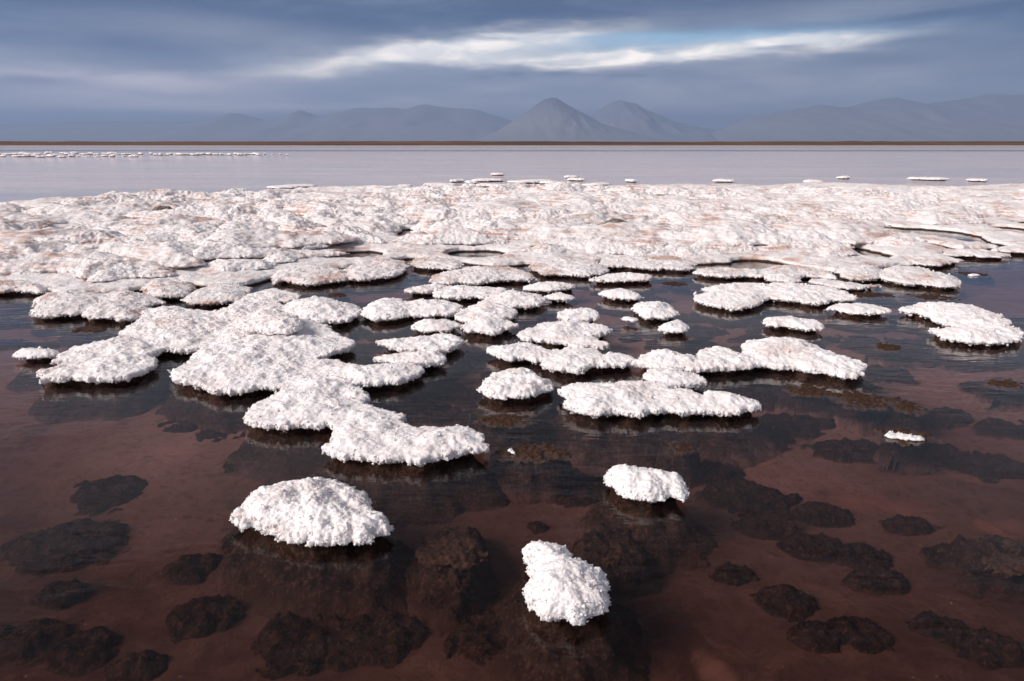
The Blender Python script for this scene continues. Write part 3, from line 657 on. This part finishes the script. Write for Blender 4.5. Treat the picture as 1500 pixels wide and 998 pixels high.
island('low knobbly salt island bridging the peninsula and the stepped salt spit', [
 ([(530, 450), (542, 447), (542, 441), (554, 434), (584, 434), (592, 438), (604, 440), (608, 456), (596, 463), (570, 468), (544, 469), (544, 464), (530, 462)], .06),
 ([(590, 442), (610, 436), (644, 436), (668, 440), (680, 452), (660, 462), (640, 462), (620, 463), (596, 464)], .06)])
island('stepped salt spit of six overlapping lobes running down from the flat', [
 ([(590, 428), (604, 420), (630, 416), (648, 414), (656, 420), (638, 424), (630, 429), (610, 429)], .035),
 ([(631, 429), (640, 435), (670, 438), (690, 435), (712, 438), (742, 430), (740, 420), (704, 419), (690, 418), (668, 415), (650, 420)], .05),
 ([(710, 440), (724, 430), (750, 425), (780, 426), (795, 433), (797, 443), (788, 448), (758, 449), (735, 452), (712, 450)], .055),
 ([(668, 460), (678, 450), (708, 438), (748, 446), (760, 456), (750, 467), (720, 470), (684, 474), (670, 468)], .06),
 ([(670, 478), (686, 469), (720, 463), (742, 467), (761, 476), (740, 480), (730, 489), (718, 490), (694, 488)], .055)])
island('flat oval salt island tucked beside the lowest lobe of the salt spit', [([(600, 478), (616, 466), (650, 464), (666, 468), (675, 473), (664, 482), (640, 486), (620, 484)], .05)])
island('slim lens shaped salt islet with a smaller islet just below it', [([(766, 421), (786, 412), (820, 412), (849, 418), (836, 423), (800, 427), (780, 425)], .045)], name='salt_islet', cat='salt islet')
island('small salt islet between the lens shaped islet and the salt spit', [([(794, 434), (812, 428), (824, 427), (842, 435), (838, 439), (808, 439)], .04)], name='salt_islet', cat='salt islet')
island('long thin salt islet lying just off the front edge of the flat', [([(860, 410), (890, 400), (918, 396), (958, 403), (958, 410), (910, 412), (886, 412)], .05)], name='salt_islet', cat='salt islet')
island('wedge shaped salt islet below the long thin islet', [([(873, 428), (892, 422), (922, 422), (942, 434), (940, 438), (904, 438), (892, 434)], .045)], name='salt_islet', cat='salt islet')
island('plump rounded salt islet with a tiny white islet close by its side', [([(923, 445), (932, 441), (956, 438), (976, 442), (988, 450), (993, 463), (956, 467), (938, 463), (936, 456), (924, 451)], .06)], name='salt_islet', cat='salt islet')
island('tiny white salt islet, smallest of the islets off the flat', [([(910, 463), (920, 460), (938, 466), (930, 471), (916, 468)], .03)], name='salt_islet', cat='salt islet')
island('little humped salt islet below the plump rounded islet', [([(962, 480), (976, 470), (988, 466), (999, 467), (1011, 476), (1008, 484), (998, 486), (976, 485)], .045)], name='salt_islet', cat='salt islet')
BR = [
 ([(814, 458), (824, 452), (854, 448), (880, 456), (878, 465), (860, 471), (830, 472), (818, 466)], .05),
 ([(760, 494), (764, 484), (794, 472), (830, 466), (860, 470), (888, 477), (894, 484), (880, 491), (860, 494), (828, 503), (804, 503), (780, 498)], .06),
 ([(826, 504), (836, 494), (860, 488), (880, 500), (898, 507), (872, 510), (850, 514)], .04),
 ([(713, 508), (740, 504), (764, 498), (786, 503), (794, 511), (812, 516), (800, 528), (780, 528), (766, 524), (742, 528), (724, 518)], .06),
 ([(794, 534), (808, 512), (840, 503), (870, 509), (884, 518), (900, 514), (926, 522), (936, 528), (920, 535), (880, 536), (860, 539), (850, 546), (828, 544), (814, 540)], .075),
 ([(924, 530), (937, 525), (945, 514), (975, 510), (998, 517), (1022, 520), (1034, 544), (1011, 544), (986, 542), (954, 538), (938, 534)], .065),
 ([(1014, 524), (1026, 512), (1039, 504), (1058, 506), (1077, 512), (1106, 521), (1106, 537), (1077, 541), (1056, 543), (1028, 544)], .065),
 ([(1088, 502), (1100, 493), (1120, 492), (1150, 490), (1180, 496), (1220, 516), (1240, 521), (1274, 538), (1257, 552), (1238, 553), (1216, 547), (1180, 544), (1166, 539), (1146, 537), (1130, 536), (1104, 530), (1090, 520)], .085),
 ([(945, 544), (954, 539), (986, 534), (1013, 546), (1030, 552), (1037, 559), (1013, 563), (992, 565), (981, 571), (966, 567), (949, 557)], .055),
 ([(821, 567), (832, 561), (896, 557), (939, 556), (972, 561), (972, 576), (950, 582), (953, 587), (965, 592), (966, 602), (949, 608), (928, 611), (904, 602), (870, 609), (853, 604), (828, 597), (828, 584), (823, 574)], .075),
 ([(957, 587), (970, 572), (992, 567), (1013, 570), (1026, 578), (1035, 576), (1039, 572), (1056, 574), (1084, 578), (1116, 593), (1099, 599), (1077, 608), (1054, 608), (1035, 602), (1013, 605), (992, 604), (966, 600)], .075)]
island('wide branching salt island of many joined lobes zigzagging through the dark brine', BR)
island('lone lozenge shaped salt islet between the branching island and a forked island', [([(1118, 468), (1128, 460), (1152, 460), (1176, 462), (1200, 470), (1210, 478), (1198, 483), (1180, 482), (1160, 478), (1128, 475)], .05)], name='salt_islet', cat='salt islet')
island('forked flat salt island hugging the front edge of the flat', [
 ([(1013, 437), (1020, 430), (1048, 427), (1032, 423), (1030, 419), (1068, 412), (1100, 410), (1142, 416), (1130, 434), (1112, 444), (1108, 448), (1076, 453), (1050, 449), (1030, 444)], .06),
 ([(1112, 430), (1124, 436), (1160, 439), (1186, 445), (1214, 445), (1216, 440), (1246, 440), (1258, 440), (1250, 432), (1230, 422), (1200, 416), (1160, 411), (1126, 412)], .055)])
island('spindle shaped salt islet touching the end of the forked island', [([(1208, 451), (1222, 442), (1260, 442), (1284, 446), (1308, 453), (1294, 458), (1266, 461), (1240, 456), (1222, 453)], .045)], name='salt_islet', cat='salt islet')
island('large two tiered oval salt island with a thin pointed tail standing apart', [
 ([(1313, 451), (1324, 446), (1342, 446), (1348, 440), (1388, 440), (1432, 447), (1462, 457), (1488, 476), (1440, 484), (1398, 478), (1372, 472), (1360, 460), (1344, 456), (1330, 453)], .07),
 ([(1356, 478), (1398, 477), (1440, 470), (1486, 475), (1501, 488), (1489, 498), (1476, 503), (1426, 503), (1386, 496), (1368, 486)], .06)])
island('small flat salt islet lying beside the tip of the long peninsula', [([(17, 520), (26, 510), (52, 506), (72, 508), (89, 512), (80, 520), (48, 524), (26, 523)], .045)], name='salt_islet', cat='salt islet')

# ------------------------------------------------------------------ low islets off the back edge of the flat, and the far row
islet_meshes = []
for k in range(5):
    n = 18; ang = np.arange(n)/n*2*np.pi; r = .5*(1+.16*np.sin(2*ang+k)+.12*np.sin(3*ang+2*k))*(.9+.2*RS.rand(n))
    poly = np.c_[r*np.cos(ang), r*np.sin(ang)*.8]
    V, Fc = cap_mesh(poly, .07, .03, L=.25, seed=80+k, zl=.06, lip=.045, cell=1.4); V2, F2 = base_mesh(poly*.93, .06, 80+k, .06, .1)
    Vj = np.r_[V, V2]; Fj = np.r_[Fc, F2+len(V)]; mi = np.r_[np.zeros(len(Fc)), np.ones(len(F2))]
    islet_meshes.append((make_mesh('salt_cap', V, Fc, [M_SALT]), make_mesh('submerged_base', V2, F2, [M_DARK]), make_mesh('salt_islet', Vj, Fj, [M_SALT, M_DARK], True, mi)))
RIM = [(669, 268, 18), (714, 267, 46), (718, 275, 38), (729, 258, 18), (642, 274, 50), (775, 269, 60), (836, 262, 20), (844, 266, 23), (806, 271, 25), (807, 276, 25), (872, 274, 40), (688, 275, 18), (838, 278, 26), (349, 283, 25), (345, 292, 26), (425, 277, 60), (419, 286, 28), (445, 282, 24), (476, 283, 34), (592, 276, 22), (310, 297, 36), (271, 287, 30), (1060, 268, 27), (1362, 265, 45), (1431, 267, 25), (1235, 263, 18), (1190, 269, 26), (140, 296, 22), (925, 268, 14), (690, 270, 16)]
for i, (x, y, w) in enumerate(RIM):
    p = px2w(x, y-.5, 0.0); D = p[1]; sc = w/F*D/1.0*1.02
    r = tag(link('salt_islet', None, None, (p[0], p[1], 0)), '%s white salt islet %s the back edge of the salt flat' % ('long flat' if w >= 40 else 'short' if w < 23 else 'middling', 'well off' if y < 270 else 'hugging'), 'salt islet', 'islets along the back edge of the flat')
    a, b, _ = islet_meshes[i % 5]
    link('salt_cap', a, r); link('submerged_base', b, r)
    r.scale = (sc, max(.8, min(sc, 1.6)), .95); r.rotation_euler = (0, 0, RS.uniform(-.3, .3))
k = 0
for row, (y0, x0, x1, n) in enumerate([(230.5, -25, 95, 9), (230, 100, 200, 8), (227.0, -20, 225, 22), (225.6, 30, 180, 8), (227.4, 225, 385, 22), (227.6, 385, 430, 4)]):
    for i in range(n):
        x = x0+(x1-x0)*(i+RS.uniform(.2, .8))/n; p = px2w(x, y0+RS.uniform(-.6, .6), 0); wpx = RS.uniform(4, 15) if x < 385 else 3
        if row == 0: wpx *= 1.25
        r = tag(link('salt_islet', islet_meshes[k % 5][2], None, (p[0], p[1], -.02)), 'tiny distant salt islet in the long row far out in the lagoon', 'salt islet', 'far row of salt islets'); k += 1
        sc = wpx/F*p[1]; r.scale = (sc, min(sc, 3), RS.uniform(1.2, 2.4)); r.rotation_euler = (0, 0, RS.uniform(-.4, .4))

# ------------------------------------------------------------------ dark mounds under the water, some with brown crust at the surface
def mound_mesh(rx, ry, top, h, sd, B=BED):
    lo = np.array([-rx*1.6, -ry*1.6]); nx = int(3.2*rx/h)+2; ny = int(3.2*ry/h)+2
    P = np.stack(np.meshgrid(lo[0]+np.arange(nx)*h, lo[1]+np.arange(ny)*h, indexing='ij'), -1).reshape(-1, 2)
    P3 = np.c_[P, np.full(len(P), sd*1.9)]
    r = np.sqrt((P[:, 0]/rx)**2 + (P[:, 1]/ry)**2); r = r*(1+.24*fbm(P3*[1.8/rx, 1.8/ry, 1], 3)) + .09*fbm(P3*[13, 13, 1], 3)
    z = B-.012 + (top-B+.012)*np.interp(r, [0, .4, .65, .82, .95, 1.08, 1.25], [1, .98, .92, .78, .46, .10, -.12])
    z = z + np.where(r < 1.1, .022*fbm(P3*[15, 15, 1], 4, .7) + .026*(.5-worley(np.c_[P, z*0+sd]/.085)) + .016*(.5-worley(np.c_[P, z*0+sd]/.034)), 0)
    return grid_faces(P, z, nx, ny, (r < 1.28).reshape(nx, ny))
def crust_mesh(rx, ry, zc, h, sd):
    lo = np.array([-rx*1.4, -ry*1.4]); nx = int(2.8*rx/h)+2; ny = int(2.8*ry/h)+2
    P = np.stack(np.meshgrid(lo[0]+np.arange(nx)*h, lo[1]+np.arange(ny)*h, indexing='ij'), -1).reshape(-1, 2)
    P3 = np.c_[P, np.full(len(P), sd*2.3)]
    r = np.sqrt((P[:, 0]/rx)**2 + (P[:, 1]/ry)**2) + .45*fbm(P3*[2.0/rx, 2.0/ry, 1], 3, .5)
    z = zc-.002 + .010*np.clip(1-r, 0, .5) - .045*np.clip(r-1, 0, 1) + .008*fbm(P3*[30, 30, 1], 3, .65) + .010*(.45-worley(np.c_[P, P[:, 0]*0+sd]/.022))
    return grid_faces(P, z, nx, ny, (r < 1.4).reshape(nx, ny))
LANDMARKS = [((460, 755), 'the bulging salt cushion'), ((830, 855), 'the boot shaped salt clump'), ((950, 708), 'the loaf shaped salt clump'), ((758, 560), 'the round domed island'), ((600, 650), 'the end lobe of the long peninsula'), ((420, 610), 'the leaning middle of the long peninsula'), ((140, 540), 'the outer tip of the long peninsula'), ((600, 500), 'the forked side arm of the long peninsula'),
 ((890, 580), 'the broad foot of the branching island'), ((1040, 590), 'the pointed foot of the branching island'), ((1180, 525), 'the big end lobe of the branching island'), ((860, 500), 'the upper steps of the branching island'), ((1165, 472), 'the lozenge shaped islet'), ((1260, 450), 'the spindle shaped islet'), ((1430, 480), 'the two tiered island'), ((1328, 639), 'the oval mound with a salt streak'), ((1260, 585), 'the row of three crusted mounds'),
 ((720, 470), 'the foot of the stepped salt spit'), ((955, 453), 'the plump rounded islet'), ((988, 477), 'the little humped islet'), ((50, 515), 'the flat islet by the peninsula'), ((1280, 728), 'the pale drift of sediment'), ((1468, 806), 'the tan crusted mound'), ((660, 805), 'the orange crusted mound'), ((610, 450), 'the knobbly bridging island'), ((810, 420), 'the lens shaped islet'), ((1090, 430), 'the forked flat island')]
def mound_label(cx, cy_, rx, ry):
    near_, word = min((((p[0]-cx)**2+((p[1]-cy_)*2.2)**2), n) for p, n in LANDMARKS)
    wx = rx*(px2w(751, cy_, -.1)[0]-px2w(750, cy_, -.1)[0])
    size = 'large' if wx > .24 else 'small' if wx < .13 else 'middling'
    return '%s %s submerged mound near %s' % (size, 'round' if ry*2.6*(700/cy_)**2 > rx*1.25 else 'long dark', word)
GEN = ('', 'submerged dark mounds')
def mound(cx, cy_, rx, ry, label=None, group=None, crust=None, rot=0.0, salt=None, top=None, crust_z=.004):
    _seed[0] += 1; sd = _seed[0]
    B = float(bed_z(px2w(cx, cy_, -.12)[1]))
    top = B+.040+.012*RS.randn() if top is None else top; top = min(-.016, max(B+.03, top))
    p = px2w(cx, cy_, top-.02); a = px2w(cx+rx, cy_, top-.02); wx = abs(a[0]-p[0]); b0 = px2w(cx, cy_-ry, top-.02); b1 = px2w(cx, cy_+ry, top-.02); wy = abs(b0[1]-b1[1])/2
    D = math.hypot(*p); h = max(.011, D*.0034)
    V, Fc = mound_mesh(wx*.92, max(wy*.92, .05), top, h, sd, B)
    root = tag(link('submerged_mound', make_mesh('submerged_mound', V, Fc, [M_DARK]), None, (p[0], p[1], 0)), label or mound_label(cx, cy_, rx, ry), 'algal mound', group or (GEN[1] if label is None else None))
    root.rotation_euler = (0, 0, rot)
    for (dx, dy, crx, cry) in (crust or []):
        q = px2w(cx+dx, cy_+dy, 0); e = px2w(cx+dx+crx, cy_+dy, 0); f0 = px2w(cx+dx, cy_+dy-cry, 0); f1 = px2w(cx+dx, cy_+dy+cry, 0)
        Vc, Fcc = crust_mesh(abs(e[0]-q[0]), max(.03, abs(f0[1]-f1[1])/2), crust_z, max(.006, D*.0016), sd+.37)
        c = link('algal_crust', make_mesh('algal_crust', Vc, Fcc, [M_CRUST]), root)
        c.location = (q[0]-p[0], q[1]-p[1], 0)
    if salt:
        c = lobe('salt_patch', salt, .012, root, M_SALT, base=False, centre=p, zl=.004, lip=.014, grow=.004, h=max(.006, D*.0013), bump2=.004)
    return root
for a in [(90, 795, 85, 40), (160, 720, 65, 27), (350, 681, 28, 10), (300, 900, 60, 35), (40, 935, 60, 34), (120, 950, 58, 34), (200, 975, 50, 26), (90, 866, 38, 18), (285, 828, 44, 22), (375, 785, 55, 28), (510, 815, 100, 32), (850, 717, 55, 25), (870, 915, 75, 48), (545, 930, 85, 48), (440, 930, 75, 50), (725, 930, 65, 45), (640, 720, 36, 14), (1100, 725, 60, 26), (1125, 765, 46, 20), (1205, 752, 50, 18), (1190, 800, 56, 22), (1262, 812, 44, 18), (1285, 845, 48, 18), (1150, 875, 46, 26), (1195, 930, 44, 26), (1260, 925, 46, 30), (1380, 915, 46, 22), (1455, 945, 52, 26), (1395, 815, 48, 18), (1330, 770, 40, 13), (1010, 800, 30, 14), (1075, 840, 34, 16), (690, 583, 36, 13), (648, 607, 40, 15), (705, 612, 44, 17), (600, 596, 34, 12), (825, 640, 52, 20), (905, 628, 58, 20), (940, 668, 48, 18), (1050, 640, 66, 20), (1120, 640, 48, 16), (1040, 690, 48, 18), (785, 618, 40, 14), (275, 624, 46, 13), (315, 640, 40, 12), (500, 690, 60, 18), (670, 690, 40, 14), (790, 773, 16, 8), (1060, 720, 40, 15), (1360, 660, 60, 14), (1250, 660, 70, 18), (1450, 680, 60, 20)]:
    mound(*a)
for _ in range(64):                                       # the mosaic of small mounds between the islands
    x, y = RS.uniform(940, 1540), RS.uniform(462, 632)
    mound(x, y, RS.uniform(26, 60)*(.5+y/1100), RS.uniform(6, 13)*(y/560)**1.5)
for _ in range(26):
    x, y = RS.uniform(480, 960), RS.uniform(400, 600); mound(x, y, RS.uniform(20, 44), RS.uniform(4, 10)*(y/520)**1.5)
for _ in range(12):
    x, y = RS.uniform(-10, 240), RS.uniform(440, 520); mound(x, y, RS.uniform(20, 50), RS.uniform(4, 9))
mound(660, 812, 72, 62, 'dark algal mound with an orange brown crust beside the bulging salt cushion', crust=[(0, -26, 38, 20)], top=-.075, crust_z=-.058)
mound(890, 802, 68, 46, 'dark round algal mound with a faint crust beside the boot shaped clump', crust=[(8, -8, 12, 4)], top=-.09, crust_z=-.078)
mound(745, 612, 55, 22, 'algal mound with a brown crust near the round domed island', crust=[(-6, 2, 34, 8)], top=-.018)
mound(780, 666, 64, 24, 'algal mound with crumbly brown crust and a white salt flake on it', crust=[(0, -4, 44, 10)], salt=[(743, 655), (746, 652), (752, 656), (757, 661), (754, 665), (747, 661)], top=-.018)
mound(1188, 573, 44, 14, 'brown crusted mound off the pointed end of the branching island', crust=[(0, -1, 30, 8)], top=-.018)
mound(1260, 585, 46, 18, 'largest brown crusted mound among three in a row', crust=[(0, -1, 33, 11)], top=-.018)
mound(1326, 595, 28, 14, 'small brown crusted mound ending a row of three', crust=[(0, -1, 18, 9)], top=-.018)
mound(1000, 655, 34, 12, 'mound with a small brown crust above the loaf shaped clump', crust=[(0, 0, 18, 6)], top=-.018)
mound(1468, 806, 66, 30, 'dark algal mound with a tan crust at its end', crust=[(18, 0, 32, 12)], top=-.07, crust_z=-.055)
mound(1470, 562, 34, 10, 'algal mound with a thin brown crust well below the two tiered island', crust=[(0, 0, 24, 5)], top=-.018)
mound(1302, 509, 30, 9, 'algal mound with scattered brown crumbs beside the two tiered island', crust=[(0, 0, 20, 5)], top=-.018)
mound(1362, 436, 36, 7, 'brown crusted mound just behind the two tiered island', crust=[(0, -1, 26, 4)], top=-.018)
mound(1270, 432, 40, 8, 'brown crusted mound behind the spindle shaped islet', crust=[(4, 0, 26, 4)], top=-.018)
mound(1328, 639, 34, 11, 'oval brown mound topped by a thin white salt streak', crust=[(0, 0, 32, 9)], salt=[(1297, 632), (1325, 631), (1345, 636), (1358, 642), (1345, 645), (1325, 641), (1305, 638)], top=-.016)
mound(1428, 402, 22, 5, 'small brown mound with a white salt cap beyond the two tiered island', crust=[(0, 0, 18, 3)], salt=[(1415, 401), (1430, 398), (1437, 402), (1425, 404)], top=-.016)
mound(990, 416, 22, 4, 'brown crusted mound beside the long thin islet', crust=[(0, 0, 16, 3)], top=-.018)
mound(493, 432, 18, 4, 'brown crusted mound behind the orange stained lobe of the peninsula', crust=[(0, 0, 13, 3)], top=-.018)
mound(140, 487, 50, 11, 'broad mound with scattered brown crumbs beside the peninsula', crust=[(-6, -4, 22, 4)], top=-.018)

# ------------------------------------------------------------------ haze
m, nt, g, o = new_mat('hazy_air')
pv = nt.nodes.new('ShaderNodeVolumePrincipled'); pv.inputs['Color'].default_value = (*HAZE_COLOR, 1); pv.inputs['Density'].default_value = HAZE_DENSITY; pv.inputs['Anisotropy'].default_value = 0.1
nt.links.new(pv.outputs[0], o.inputs['Volume'])
tag(link('haze', box_mesh('haze', (-14000, -600, -2.0), (14000, 13600, 500), [m])), 'thin bluish haze veiling the distant mountains', 'haze', kind='stuff')
